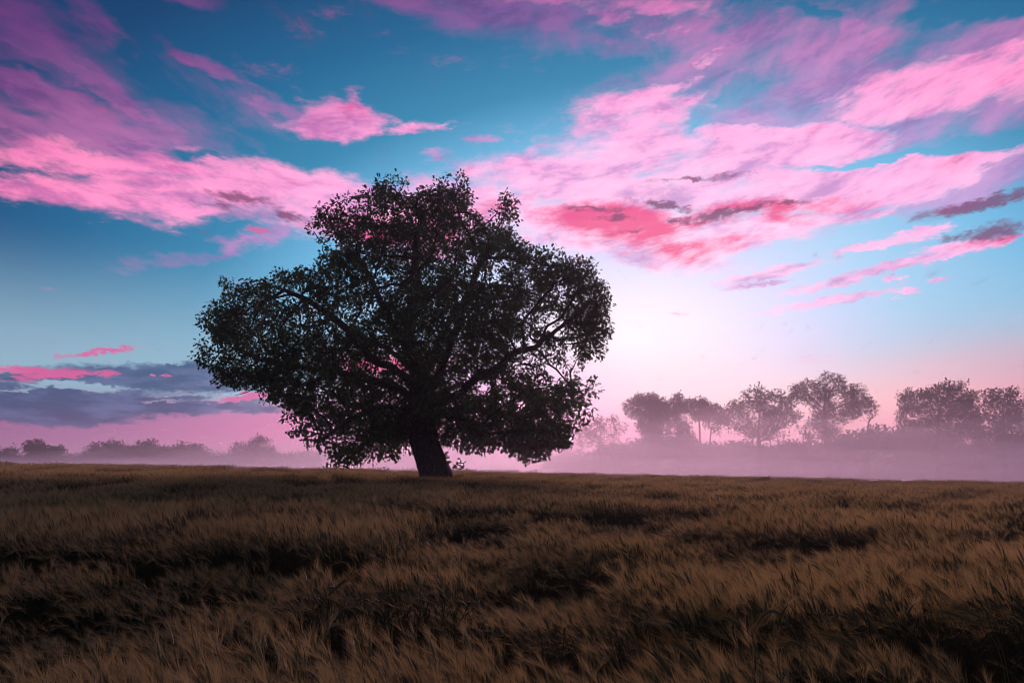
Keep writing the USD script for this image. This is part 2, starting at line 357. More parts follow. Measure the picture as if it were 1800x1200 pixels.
BLADE = crop_mat('barley_blade', (0.013, 0.019, 0.007), (0.036, 0.042, 0.014), (0.03, 0.04, 0.010), (0.03, 0.03, 0.012), 0.3, 0.8, 0.08)

# ------------------------------------------------------------------ ground
def build_ground():
    xs = np.concatenate([np.linspace(-900, -120, 27)[:-1], np.linspace(-120, 120, 161), np.linspace(120, 900, 27)[1:]])
    ys = np.concatenate([np.linspace(-200, -8, 13)[:-1], np.linspace(-8, 150, 134), np.linspace(150, 1000, 41)[1:]])
    X, Y = np.meshgrid(xs, ys)
    v = np.stack([X, Y, ground_z(X, Y)], -1).reshape(-1, 3)
    ny, nx = X.shape
    i, j = np.meshgrid(np.arange(ny - 1), np.arange(nx - 1), indexing='ij')
    a = i * nx + j
    f = np.stack([a, a + 1, a + nx + 1, a + nx], -1).reshape(-1, 4)
    put(usdkit.mesh(stage, '/World/field_ground', (v, f), SOIL, smooth=True).GetPrim(), kind='structure')


build_ground()


# ------------------------------------------------------------------ trees
def tube_mesh(points, radii, sides=7):
    p = np.asarray(points, float)
    t = np.gradient(p, axis=0)
    t /= np.linalg.norm(t, axis=1, keepdims=True) + 1e-9
    up = np.where(np.abs(t[:, 2:3]) < 0.92, [[0, 0, 1.0]], [[1.0, 0, 0]])
    up[:] = up[len(up) // 2]
    a = np.cross(t, up)
    a /= np.linalg.norm(a, axis=1, keepdims=True) + 1e-9
    b = np.cross(t, a)
    ang = np.arange(sides) * 2 * np.pi / sides
    ring = np.cos(ang)[None, :, None] * a[:, None] + np.sin(ang)[None, :, None] * b[:, None]
    v = (p[:, None] + np.asarray(radii)[:, None, None] * ring).reshape(-1, 3)
    i, j = np.meshgrid(np.arange(len(p) - 1), np.arange(sides), indexing='ij')
    q = np.stack([i * sides + j, i * sides + (j + 1) % sides, (i + 1) * sides + (j + 1) % sides, (i + 1) * sides + j], -1).reshape(-1, 4)
    return v, np.vstack([q[:, [0, 1, 2]], q[:, [0, 2, 3]]])


def join(pieces):
    vs, fs, n = [], [], 0
    for v, f in pieces:
        vs.append(v)
        fs.append(np.asarray(f) + n)
        n += len(v)
    return np.vstack(vs), np.vstack(fs)


def colonize(nodes, parent, targets, step, reach, kill, rounds=160, pull=0.0, rng=None):
    """Space colonization: branches grow towards the target points until each is reached."""
    nodes, parent = [np.array(n, float) for n in nodes], list(parent)
    left = np.array(targets, float)
    children = {}
    for _ in range(rounds):
        if not len(left):
            break
        tree = cKDTree(np.array(nodes))
        d, i = tree.query(left)
        left, i, d = left[d > kill], i[d > kill], d[d > kill]
        near = d < reach
        if not near.any():
            reach *= 1.5
            if reach > 40:
                break
            continue
        arr = np.array(nodes)
        dirs = left[near] - arr[i[near]]
        dirs /= np.linalg.norm(dirs, axis=1, keepdims=True)
        acc = np.zeros_like(arr)
        np.add.at(acc, i[near], dirs)
        grown = 0
        for k in np.unique(i[near]):
            a = acc[k]
            n = np.linalg.norm(a)
            if n < 1e-6:
                continue
            a = a / n + rng.normal(0, 0.18, 3) + np.array([0, 0, pull])
            new = arr[k] + step * a / np.linalg.norm(a)
            seen = children.setdefault(k, [])
            if any(np.linalg.norm(new - s) < 0.35 * step for s in seen) or len(seen) > 3:
                continue
            seen.append(new)
            nodes.append(new)
            parent.append(int(k))
            grown += 1
        if not grown:
            break
    return np.array(nodes), np.array(parent)


def radii_of(parent, tip, power=2.35):
    r = np.zeros(len(parent))
    for k in range(len(parent) - 1, -1, -1):
        r[k] = max(r[k], tip ** power)
        if parent[k] >= 0:
            r[parent[k]] += r[k]
    return r ** (1 / power)


def chains_of(nodes, parent, rad):
    """Splits a skeleton into runs, each following the thickest child."""
    kids = [[] for _ in nodes]
    for k, p in enumerate(parent):
        if p >= 0:
            kids[p].append(k)
    runs, stack = [], [(-1, 0)]
    while stack:
        frm, k = stack.pop()
        run = [frm, k] if frm >= 0 else [k]
        while kids[k]:
            order = sorted(kids[k], key=lambda c: -rad[c])
            for c in order[1:]:
                stack.append((k, c))
            k = order[0]
            run.append(k)
        runs.append(run)
    return runs


def leaf_batch(points, axes, size, rng, lobed=True, cluster=10, spread=0.3, droop=0.35):
    """Leaves in small sprays round the given points. Returns (vertices, faces)."""
    n = len(points) * cluster
    c = np.repeat(np.asarray(points, float), cluster, 0)
    ax = np.repeat(np.asarray(axes, float), cluster, 0)
    off = rng.normal(0, 1, (n, 3))
    off *= (spread * rng.random((n, 1)) ** 0.5) / (np.linalg.norm(off, axis=1, keepdims=True) + 1e-9)
    c = c + off
    d = off / spread + 0.55 * ax + rng.normal(0, 0.45, (n, 3)) + np.array([0, 0, -droop])
    d /= np.linalg.norm(d, axis=1, keepdims=True) + 1e-9
    s = np.cross(d, rng.normal(0, 0.5, (n, 3)) + np.array([0, 0, 1.0]))
    s /= np.linalg.norm(s, axis=1, keepdims=True) + 1e-9
    u = np.cross(s, d)
    L = (size * rng.uniform(0.65, 1.25, n))[:, None]
    if lobed:       # blade with two pairs of lobes, folded a little along its midrib
        shape = [(0, 0, 0), (-0.36, 0.30, 0.10), (-0.20, 0.52, 0.05), (-0.40, 0.78, 0.10), (0, 1.05, -0.06), (0.40, 0.78, 0.10), (0.20, 0.52, 0.05), (0.36, 0.30, 0.10)]
        tri = [(0, 2, 1), (2, 4, 3), (0, 4, 2), (0, 7, 6), (6, 5, 4), (0, 6, 4)]
    else:
        shape = [(0, 0, 0), (-0.36, 0.5, 0.08), (0, 1.0, -0.05), (0.36, 0.5, 0.08)]
        tri = [(0, 2, 1), (0, 3, 2)]
    v = np.stack([c + L * (a * s + b * d + e * u) for a, b, e in shape], 1)
    f = np.arange(n)[:, None, None] * len(shape) + np.array(tri)[None]
    return v.reshape(-1, 3), f.reshape(-1, 3)


def inside(poly, x, z):
    """(distance to the outline, inside?) for a polygon, by shapely."""
    import shapely
    pg = shapely.Polygon(poly)
    pts = shapely.points(x, z)
    return shapely.distance(pg.exterior, pts), shapely.contains(pg, pts)


def crown_points(poly, count, depth, holes, rng, shell=0.55, clump=1.6, seed=0, lobes=0.0):
    """Points through a crown: the outline is blown up to a round body of the given depth; clumps and gaps break it up."""
    poly = np.array(poly, float)
    lo, hi = poly.min(0), poly.max(0)
    out = []
    while sum(map(len, out)) < count:
        n = count * 4
        x, z = rng.uniform(lo[0], hi[0], n), rng.uniform(lo[1], hi[1], n)
        d, ok = inside(poly, x, z)
        R = depth
        half = np.sqrt(np.clip(np.minimum(d, R) * (2 * R - np.minimum(d, R)), 0, None))
        y = rng.uniform(-R, R, n)
        ok &= np.abs(y) < half * 1.02 + 0.1
        edge = np.minimum(d, half - np.abs(y))
        ok &= rng.random(n) < np.where(edge < 0.32 * R, 1.0, 1 - shell)
        q = np.stack([x, y, z], -1)
        lump = meshkit.noise(q / clump, seed) * 0.65 + meshkit.noise(q / (0.5 * clump), seed + 5) * 0.35
        ok &= rng.random(n) < smoothstep(0.36, 0.53, lump)
        if lobes:
            ok &= d > 1.25 * (meshkit.noise(q / 1.15, seed + 17) - 0.30)
            ok &= rng.random(n) < 0.14 + 0.86 * smoothstep(0.36, 0.48, meshkit.noise(q / lobes + 3.3, seed + 11))
        for hx, hz, hr, hs in holes:
            far = np.hypot(x - hx, z - hz) / hr + 0.5 * (meshkit.noise(q / 0.8, seed + 9) - 0.5)
            ok &= rng.random(n) > hs * smoothstep(1.1, 0.65, far)
        out.append(q[ok])
    return np.vstack(out)[:count]


def put_px(px, py, dist):
    """World point at forward distance dist that stands where the photograph shows (px, py)."""
    d = ray(px, py)
    return EYE + d * (dist / d[1])


# ---- the great oak
def build_oak():
    rng = np.random.default_rng(11)
    D = 32.0
    foot = put_px(767, 838, D)
    base = np.array([foot[0], D, float(ground_z(foot[0], D)) - 0.12])
    t = thing('oak_tree', 'huge spreading oak with a dark leaning trunk standing alone in the barley field', 'tree', base)

    def loc(px, py, dy=0.0):
        p = put_px(px, py, D + dy)
        return p - base

    outline = [(690, 318), (662, 334), (640, 345), (612, 360), (588, 362), (562, 385), (545, 395), (526, 425), (556, 446), (572, 462), (540, 474), (500, 468), (478, 488), (455, 474), (432, 480), (415, 475), (408, 500), (398, 524), (374, 546), (348, 585),
               (368, 602), (352, 642), (376, 668), (395, 692), (430, 690), (452, 712), (492, 722), (500, 750), (486, 780), (520, 778), (552, 800), (572, 822), (620, 825), (668, 812), (712, 806), (738, 770), (780, 790), (836, 802), (880, 800), (922, 820),
               (950, 810), (1000, 808), (1010, 776), (1044, 744), (1064, 702), (1058, 660), (1066, 622), (1096, 576), (1078, 560), (1082, 528), (1066, 498), (1048, 462), (1000, 452), (970, 432), (928, 430), (910, 410), (928, 392), (916, 355), (880, 344), (858, 372), (842, 352), (848, 326),
               (815, 314), (778, 318), (752, 345), (722, 316)]
    import shapely
    poly = list(shapely.Polygon([(lambda q: (q[0], q[2]))(loc(*o)) for o in outline]).buffer(-0.20).exterior.coords)
    mpp = D / FOCAL_PX
    holes = [(690, 640, 34, .97), (640, 655, 20, .9), (872, 690, 30, .9), (940, 655, 26, .6), (985, 665, 22, .5), (905, 705, 26, .7), (850, 665, 18, .9), (880, 752, 30, .6), (945, 752, 20, .6), (830, 500, 18, .9), (812, 530, 14, .85), (560, 745, 30, .6),
             (620, 755, 26, .6), (545, 560, 20, .5), (490, 570, 22, .6), (700, 565, 14, .6), (640, 430, 16, .7), (575, 440, 22, .8), (760, 395, 12, .7), (830, 405, 14, .7), (860, 470, 16, .8), (790, 590, 14, .6), (980, 590, 24, .6), (1010, 640, 16, .5), (720, 790, 12, .9), (690, 700, 16, .7),
             (800, 760, 22, .6), (900, 430, 20, .7), (930, 500, 16, .5), (660, 475, 14, .7), (750, 485, 12, .7), (440, 640, 20, .4)]
    hl = []
    for hx, hy, hr, hs in holes:
        q = loc(hx, hy)
        hl.append((q[0], q[2], hr * mpp, hs))
    pts = crown_points(poly, 5600, 5.2, hl, rng, shell=0.5, clump=1.3, seed=21, lobes=2.9)
    low = crown_points([p for p in poly if True], 900, 4.0, hl, np.random.default_rng(77), shell=0.2, clump=1.0, seed=5)
    low = low[(low[:, 2] < 4.6)]
    more = crown_points(poly, 2600, 4.6, hl[:2], np.random.default_rng(78), shell=0.3, clump=1.1, seed=6, lobes=2.4)
    more = more[(more[:, 2] < 5.6) & (more[:, 0] > 2.2)]
    pts = np.vstack([pts, low, more])

    # hand-laid trunk and main limbs, as the photograph shows them (px, py, metres nearer (-) or farther)
    nodes, parent = [], []

    def lay(path, frm=None):
        q = np.array([loc(*w) for w in path])
        if frm is not None:
            q = np.vstack([nodes[frm], q])
        s = np.concatenate([[0], np.cumsum(np.linalg.norm(np.diff(q, axis=0), axis=1))])
        n = max(2, int(s[-1] / 0.42))
        from scipy.interpolate import PchipInterpolator
        w = PchipInterpolator(s, q)(np.linspace(0, s[-1], n + 1))
        last = frm
        for k, c in enumerate(w):
            if k == 0 and frm is not None:
                continue
            nodes.append(c + (rng.normal(0, 0.03, 3) if k else 0))
            parent.append(-1 if last is None else last)
            last = len(nodes) - 1
        return last

    def at(px, py):
        q = loc(px, py)
        return int(np.argmin([np.hypot(n[0] - q[0], n[2] - q[2]) for n in nodes]))

    lay([(769, 845, 0), (755, 800, 0), (745, 768, 0), (741, 735, 0), (738, 690, 0)])
    trunk_top = len(nodes) - 1
    firsts = []
    for path, frm in [([(728, 640, .3), (722, 585, .4), (735, 520, .3), (728, 440, .2), (745, 370, 0)], (738, 690)),
                      ([(768, 668, -.4), (790, 610, -.6), (812, 545, -.9), (838, 480, -.8), (868, 420, -.5)], (741, 720)),
                      ([(712, 690, .4), (672, 672, .9), (630, 664, 1.2), (570, 650, 1.5), (500, 640, 1.6), (430, 620, 1.4)], (742, 740)),
                      ([(716, 668, -.8), (690, 645, -1.4), (655, 628, -1.8), (610, 580, -2.2), (560, 540, -2.4), (500, 510, -2.2)], (738, 700)),
                      ([(782, 704, -.6), (812, 690, -1.0), (836, 664, -1.5), (872, 650, -1.3), (900, 622, -1.8), (940, 612, -1.6)], (742, 740)),
                      ([(752, 650, 1.2), (770, 600, 2.4), (800, 550, 3.2), (850, 510, 3.6)], (738, 695)),
                      ([(730, 640, -1.6), (700, 590, -2.8), (670, 530, -3.4), (640, 470, -3.0)], (738, 692)),
                      ([(712, 720, -1.6), (670, 715, -2.6), (620, 735, -3.4), (570, 770, -3.6)], (744, 755)),
                      ([(790, 725, 1.2), (840, 720, 2.2), (900, 730, 2.6), (950, 760, 2.6)], (745, 755)),
                      ([(772, 730, -1.4), (812, 736, -2.6), (860, 760, -3.0)], (746, 760)),
                      ([(728, 660, 2.2), (690, 620, 3.4), (630, 585, 3.8), (580, 560, 3.6)], (739, 700))]:
        n0 = len(nodes)
        lay(path, at(*frm))
        firsts.append(n0)
    laid = len(nodes)
    nodes, parent = colonize(nodes, parent, pts, 0.36, 3.2, 0.5, rounds=110, pull=0.02, rng=rng)
    rad = radii_of(parent, 0.0135, 2.25)
    rad *= 0.46 / rad[6]
    rad = np.maximum(rad, 0.011)
    # which main limb each node belongs to (0 = the trunk)
    limb = np.zeros(len(nodes), int)
    for k in range(len(nodes)):
        limb[k] = firsts.index(k) + 1 if k in firsts else (limb[parent[k]] if parent[k] >= 0 else 0)
    pieces = {}
    for run in chains_of(nodes, parent, rad):
        # cut a run where it passes from the trunk into a limb
        cuts, cur = [], [run[0]]
        for a, b in zip(run[:-1], run[1:]):
            if limb[b] != limb[a]:
                cuts.append(cur)
                cur = [a]
            cur.append(b)
        cuts.append(cur)
        for c in cuts:
            if len(c) < 2:
                continue
            owner = limb[c[-1]]
            rr = rad[c].copy()
            if owner != 0 or limb[c[0]] != limb[c[-1]]:
                rr[0] = min(rr[0], rr[1] * 1.15)
            pc = nodes[c]
            big = rr.max()
            pieces.setdefault(owner, []).append((pc, rr, 14 if big > 0.3 else 9 if big > 0.1 else 5 if big > 0.03 else 3))
    for owner, runs in sorted(pieces.items()):
        got = []
        for pc, rr, sides in runs:
            if owner == 0 and rr.max() > 0.5:
                continue
            got.append(tube_mesh(pc, rr, sides))
        if owner == 0:
            # the bole: a leaning, fluted trunk that widens into buttresses at the foot
            H = nodes[trunk_top][2]
            zs = np.concatenate([[-0.3], np.linspace(0.05, H + 0.25, 30)])
            spine = nodes[:trunk_top + 1]
            rings = []
            th = np.linspace(0, 2 * np.pi, 40, endpoint=False)
            for z in zs:
                cx = np.interp(z, spine[:, 2], spine[:, 0])
                cy = np.interp(z, spine[:, 2], spine[:, 1])
                r0 = np.interp(z, [-0.3, 0.0, 0.5, 1.1, 2.0, 3.0, 3.8, 4.6], [0.82, 0.78, 0.72, 0.70, 0.71, 0.68, 0.52, 0.36])
                flute = 0.10 * np.cos(5 * th + 0.35 * z + 0.6) * np.interp(z, [0, 1.5, 4], [1.3, 0.7, 0.5]) + 0.05 * np.cos(9 * th - 0.5 * z)
                lump = meshkit.noise(np.stack([2.2 * np.cos(th), 2.2 * np.sin(th), np.full_like(th, z * 0.9)], -1) + 7, 4) - 0.5
                rr = r0 * (1 + flute + 0.22 * lump)
                rings.append(np.stack([cx + rr * np.cos(th), cy + rr * np.sin(th), np.full_like(th, z)], -1))
            v = np.vstack(rings)
            n, m = len(zs), len(th)
            i, j = np.meshgrid(np.arange(n - 1), np.arange(m), indexing='ij')
            q = np.stack([i * m + j, i * m + (j + 1) % m, (i + 1) * m + (j + 1) % m, (i + 1) * m + j], -1).reshape(-1, 4)
            got.append((v, np.vstack([q[:, [0, 1, 2]], q[:, [0, 2, 3]]])))
            part(t, 'trunk', join(got), BARK, smooth=60)
        elif got:
            part(t, 'limb', join(got), BARK, smooth=60)
    # leaves: sprays at the twigs
    kids = np.zeros(len(nodes), int)
    np.add.at(kids, parent[parent >= 0], 1)
    thin = (rad < 0.045) & (np.arange(len(nodes)) >= laid)
    idx = np.nonzero(thin)[0]
    prob = np.where(kids[idx] == 0, 1.0, np.where(rad[idx] < 0.022, 0.9, 0.6))
    idx = idx[rng.random(len(idx)) < prob]
    axes = nodes[idx] - nodes[parent[idx]]
    axes /= np.linalg.norm(axes, axis=1, keepdims=True) + 1e-9
    lump = meshkit.noise(nodes[idx] / 0.9, 33)
    keep = rng.random(len(idx)) < np.clip(2.8 * (lump - 0.22), 0, 1)
    idx, axes = idx[keep], axes[keep]
    spots = np.vstack([nodes[idx] + 0.05 * axes, pts])
    d, near = cKDTree(nodes[laid:]).query(pts)
    ax2 = pts - nodes[laid:][near]
    ax2 /= np.linalg.norm(ax2, axis=1, keepdims=True) + 1e-9
    v, f = leaf_batch(spots, np.vstack([axes, ax2]), 0.135, rng, True, 18, 0.27)
    print('oak nodes', len(nodes), 'sprays', len(idx), 'leaf tris', len(f))
    put(part(t, 'crown', (v, f), OAK_LEAF), kind='stuff')
    # bare twig low on the left
    tw = [loc(462, 688, .8), loc(446, 684, .7), (loc(430, 690, .6)), loc(413, 695, .6)]
    tw2 = [loc(440, 686, .7), loc(428, 684, .7), loc(418, 688, .7)]
    tw3 = [loc(452, 686, .75), loc(446, 678, .7), loc(440, 675, .7)]
    part(t, 'dead_twig', join([tube_mesh(tw, [.035, .028, .02, .008], 5), tube_mesh(tw2, [.02, .014, .007], 4), tube_mesh(tw3, [.018, .012, .006], 4)]), BARK)


build_oak()


# ---- trees and bushes beyond the field
RIGHT = 'trees in the mist on the right beyond the field'
LEFT = 'distant trees on the left beyond the field'
def far_tree(name, label, category, outline, trunk, D, group=None, leaves=2600, leaf=0.34, targets=330, girth=0.2, depth=None, seed=0, mat=FAR_LEAF, clump=2.0, step=0.62, holes=()):
    rng = np.random.default_rng(100 + seed)
    if group == RIGHT:
        D, leaf, step, clump, girth = 1.5 * D, 1.45 * leaf, 1.4 * step, 1.4 * clump, 1.4 * girth
    foot = put_px(trunk[0][0], trunk[0][1], D)
    base = np.array([foot[0], D, float(ground_z(foot[0], D)) - 0.1])
    t = thing(name, label, category, base, group)

    def loc(px, py, dy=0.0):
        return put_px(px, py, D + dy) - base
    poly = [(lambda q: (q[0], q[2]))(loc(*o)) for o in outline]
    mpp = D / FOCAL_PX
    w = np.ptp([p[0] for p in poly])
    pts = crown_points(poly, targets, depth or 0.42 * w, [((lambda q: (q[0], q[2], hr * mpp, hs))(loc(hx, hy))) for hx, hy, hr, hs in holes], rng, 0.45, clump, seed)
    path = [np.array([0, 0, 0.0])] + [loc(*p) for p in trunk[1:]]
    path = np.array(path)
    s = np.concatenate([[0], np.cumsum(np.linalg.norm(np.diff(path, axis=0), axis=1))])
    n = max(3, int(s[-1] / step))
    nodes = [np.array([np.interp(u, s, path[:, k]) for k in range(3)]) for u in np.linspace(0, s[-1], n + 1)]
    parent = [k - 1 for k in range(n + 1)]
    nodes, parent = colonize(nodes, parent, pts, step, 9.0, 0.9 * step, rounds=60, pull=0.08, rng=rng)
    rad = radii_of(parent, 0.016, 2.3)
    rad *= girth / rad[1]
    rad = np.maximum(rad, 0.012)
    bole, limbs = [], []
    for r_i, run in enumerate(chains_of(nodes, parent, rad)):
        rr = rad[run].copy()
        if r_i == 0:
            bole.append(tube_mesh(nodes[run], rr, 7))
        else:
            rr[0] = min(rr[0], 1.1 * rr[1])
            limbs.append(tube_mesh(nodes[run], rr, 3))
    part(t, 'trunk', join(bole), FAR_BARK, smooth=60)
    if limbs:
        part(t, 'limb', join(limbs), FAR_BARK)
    tip = np.nonzero(rad < 0.35 * girth)[0]
    tip = tip[tip > n]
    if leaves and len(tip):
        spots = np.vstack([pts, nodes[tip]])
        each = max(2, round(2.3 * leaves / len(spots)))
        v, f = leaf_batch(spots, np.tile([[0, 0, 0.4]], (len(spots), 1)), leaf, rng, False, each, 1.9 * leaf, 0.1)
        part(t, 'crown', (v, f), mat)
    return t


far_tree('airy_tree', 'low thin-leaved tree in pink mist just right of the great oak', 'tree', [(985, 805), (996, 772), (1015, 748), (1045, 735), (1075, 731), (1100, 742), (1108, 790), (1060, 808)], [(1056, 832), (1054, 780), (1056, 760)], 84, RIGHT, 1500, 0.24, 240, 0.14, seed=1, clump=1.6)
far_tree('domed_tree', 'dense tree with a smooth domed top, first tall one right of the oak', 'tree', [(1094, 724), (1100, 705), (1120, 698), (1150, 696), (1172, 706), (1183, 725), (1178, 742), (1180, 758), (1160, 772), (1136, 768), (1118, 757), (1108, 744)],
         [(1150, 832), (1147, 770), (1140, 730)], 88, RIGHT, 4200, 0.30, 420, 0.24, seed=2, holes=[(1112, 742, 9, .9), (1136, 738, 6, .8)])
far_tree('pointed_tree', 'narrow tree with a pointed top beside the domed tree', 'tree', [(1176, 714), (1183, 700), (1190, 691), (1200, 700), (1211, 718), (1207, 742), (1222, 768), (1230, 790), (1190, 792), (1166, 774), (1172, 752), (1182, 735)],
         [(1192, 832), (1192, 760), (1190, 712)], 90, RIGHT, 2300, 0.28, 220, 0.18, seed=3)
far_tree('umbrella_tree', 'flat umbrella-shaped tree on a bare straight trunk', 'tree', [(1196, 716), (1208, 704), (1225, 701), (1246, 709), (1262, 716), (1280, 734), (1276, 744), (1250, 738), (1216, 740), (1200, 734)],
         [(1233, 832), (1231, 790), (1229, 732), (1228, 722)], 86, RIGHT, 1700, 0.27, 200, 0.12, seed=4)
far_tree('vase_tree', 'fan-shaped tree with branches spreading from low down, middle of the right-hand row', 'tree', [(1272, 716), (1298, 698), (1314, 681), (1332, 684), (1356, 675), (1376, 685), (1392, 704), (1402, 722), (1404, 738), (1386, 748), (1380, 770), (1340, 776), (1300, 764), (1270, 744)],
         [(1336, 832), (1335, 790), (1333, 765)], 84, RIGHT, 3600, 0.26, 420, 0.26, seed=5, clump=1.5, holes=[(1310, 735, 12, .7), (1372, 752, 8, .7), (1290, 752, 10, .7)])
far_tree('tall_round_tree', 'tallest far tree, round crown with a clear gap low on its left', 'tree', [(1391, 692), (1404, 668), (1430, 671), (1446, 659), (1470, 661), (1481, 677), (1492, 669), (1510, 671), (1519, 690), (1537, 714), (1531, 730), (1500, 734), (1484, 744), (1488, 774), (1420, 778), (1404, 757), (1424, 742), (1429, 716), (1402, 713)],
         [(1452, 832), (1452, 780), (1450, 735), (1449, 715)], 86, RIGHT, 4300, 0.27, 460, 0.30, seed=6, clump=1.6, holes=[(1415, 726, 13, .98), (1476, 738, 7, .9), (1482, 690, 6, .8), (1440, 685, 6, .7)])
far_tree('bare_sapling', 'thin nearly bare young tree right of the tallest far tree', 'tree', [(1508, 740), (1514, 724), (1528, 716), (1541, 722), (1540, 738), (1526, 744)], [(1524, 832), (1525, 780), (1526, 748)], 84, RIGHT, 90, 0.2, 70, 0.09, seed=7, step=0.5)
far_tree('bare_sapling', 'thin forked young tree between the umbrella-shaped and fan-shaped trees', 'tree', [(1236, 748), (1248, 726), (1268, 728), (1290, 742), (1284, 760), (1258, 764)], [(1247, 832), (1247, 785), (1250, 756)], 85, RIGHT, 260, 0.24, 110, 0.09, seed=14, step=0.5)
far_tree('broad_tree', 'broad dark tree with a jagged top standing right of the gap in the row', 'tree', [(1583, 745), (1586, 712), (1590, 686), (1604, 671), (1622, 684), (1640, 680), (1657, 667), (1680, 667), (1697, 678), (1706, 702), (1714, 745), (1706, 776), (1650, 786), (1606, 782), (1580, 768)],
         [(1648, 836), (1648, 790), (1650, 740)], 82, RIGHT, 6000, 0.27, 560, 0.28, seed=8, clump=1.5, holes=[(1612, 745, 9, .8), (1646, 752, 8, .8)])
far_tree('edge_tree', 'dark tree cut by the right edge of the picture', 'tree', [(1702, 735), (1712, 694), (1724, 680), (1738, 690), (1752, 683), (1772, 681), (1786, 696), (1808, 704), (1834, 728), (1840, 800), (1716, 806)],
         [(1762, 838), (1764, 790), (1764, 740)], 80, RIGHT, 5200, 0.27, 480, 0.28, seed=9, clump=1.5, holes=[(1782, 742, 12, .8), (1736, 722, 7, .7)])

far_tree('small_tree', 'small tree cut by the left edge of the picture', 'tree', [(-30, 812), (-24, 790), (0, 782), (20, 785), (34, 800), (34, 812)], [(2, 822), (2, 806), (2, 800)], 146, LEFT, 900, 0.44, 130, 0.22, seed=21, clump=2.0, step=0.8)
far_tree('small_tree', 'small upright tree second from the left edge', 'tree', [(41, 808), (42, 788), (52, 777), (70, 776), (82, 786), (80, 810)], [(62, 823), (62, 806), (62, 796)], 146, LEFT, 900, 0.44, 130, 0.22, seed=22, clump=2.0, step=0.8, holes=[(66, 797, 5, .8)])
far_tree('small_tree', 'low round tree touching the upright one on the far left', 'tree', [(78, 810), (80, 796), (92, 786), (110, 786), (119, 799), (117, 812)], [(99, 823), (99, 808), (99, 800)], 149, LEFT, 800, 0.44, 110, 0.22, seed=23, clump=2.0, step=0.8)
far_tree('wide_tree', 'wide sloping tree at the left end of the long misty wood', 'tree', [(126, 812), (140, 796), (165, 784), (195, 773), (222, 783), (240, 800), (242, 816)], [(190, 824), (190, 808), (192, 798)], 163, LEFT, 2000, 0.46, 240, 0.28, seed=24, clump=2.2, step=0.85)
far_tree('wide_tree', 'peaked tree at the middle of the long misty wood', 'tree', [(222, 815), (228, 795), (244, 774), (264, 772), (286, 783), (302, 800), (304, 816)], [(262, 824), (262, 806), (260, 796)], 170, LEFT, 1700, 0.46, 200, 0.28, seed=25, clump=2.2, step=0.85)
far_tree('wide_tree', 'long low tree closing the right end of the misty wood', 'tree', [(286, 815), (292, 790), (316, 779), (346, 783), (376, 790), (404, 801), (408, 816)], [(338, 825), (338, 808), (338, 798)], 173, LEFT, 2100, 0.46, 260, 0.28, seed=26, clump=2.2, step=0.85)
far_tree('lone_misty_tree', 'round misty tree just left of the oak crown', 'tree', [(402, 808), (404, 784), (418, 778), (430, 780), (448, 768), (468, 770), (480, 780), (490, 796), (486, 808)], [(446, 826), (446, 806), (446, 794)], 159, LEFT, 1500, 0.42, 230, 0.26, seed=27, clump=1.8, step=0.7, holes=[(424, 788, 5, .7)])


def bush_row(name, label, category, profile, D, low, leaf, count, seed, wob=4.0, kind='stuff', mat=FAR_LEAF):
    """A hedge or a far wood that reads as one mass: leaf-sized faces filling a long uneven bank of foliage round a dense core."""
    rng = np.random.default_rng(seed)
    px = np.array([p[0] for p in profile], float)
    py = np.array([p[1] for p in profile], float)
    X = rng.uniform(px[0], px[-1], count)
    dy = rng.normal(0, 1.6, count).clip(-wob, wob)
    top = np.interp(X, px, py)
    c = np.array([put_px(a, b, D) for a, b in zip(X, top)])
    x, y = c[:, 0], D + dy
    g = ground_z(x, y)
    up = (c[:, 2] - g) * (0.62 + 0.62 * fbm2(x, y, 6.0 * D / 90, seed)) * np.sqrt(np.clip(1 - (dy / (wob * 1.25)) ** 2, 0.1, 1))
    z = g + up * np.where(rng.random(count) < 0.45, rng.uniform(0.7, 1.0, count), rng.random(count))
    v, f = leaf_batch(np.stack([x, y, z], -1), np.tile([[0, -0.3, 0.4]], (count, 1)), leaf, rng, False, 4, 1.6 * leaf, 0.1)
    put(usdkit.mesh(stage, '/World/' + numbered(name), (v, f), mat).GetPrim(), label, category, None, kind)


bush_row('hedgerow', 'long dark hedge of bushes wrapped in mist under the right-hand trees', 'hedge', [(960, 812), (1040, 796), (1090, 784), (1130, 768), (1180, 766), (1215, 778), (1255, 776), (1300, 772), (1400, 769), (1480, 764), (1530, 758), (1590, 758), (1650, 766), (1900, 772)], 132, 0, 0.62, 13000, 61, 5.0)
bush_row('hedgerow', 'low dark hedge joining up the distant trees on the left', 'hedge', [(-60, 806), (60, 802), (130, 800), (210, 790), (300, 790), (400, 800), (480, 804), (560, 808)], 165, 0, 0.55, 6000, 63, 5.0)
bush_row('far_wood', 'faint far wood in the mist behind the oak', 'wood', [(380, 806), (480, 800), (560, 796), (640, 799), (760, 797), (900, 802), (1000, 800), (1120, 806)], 330, 0, 1.1, 2400, 62, 14.0)

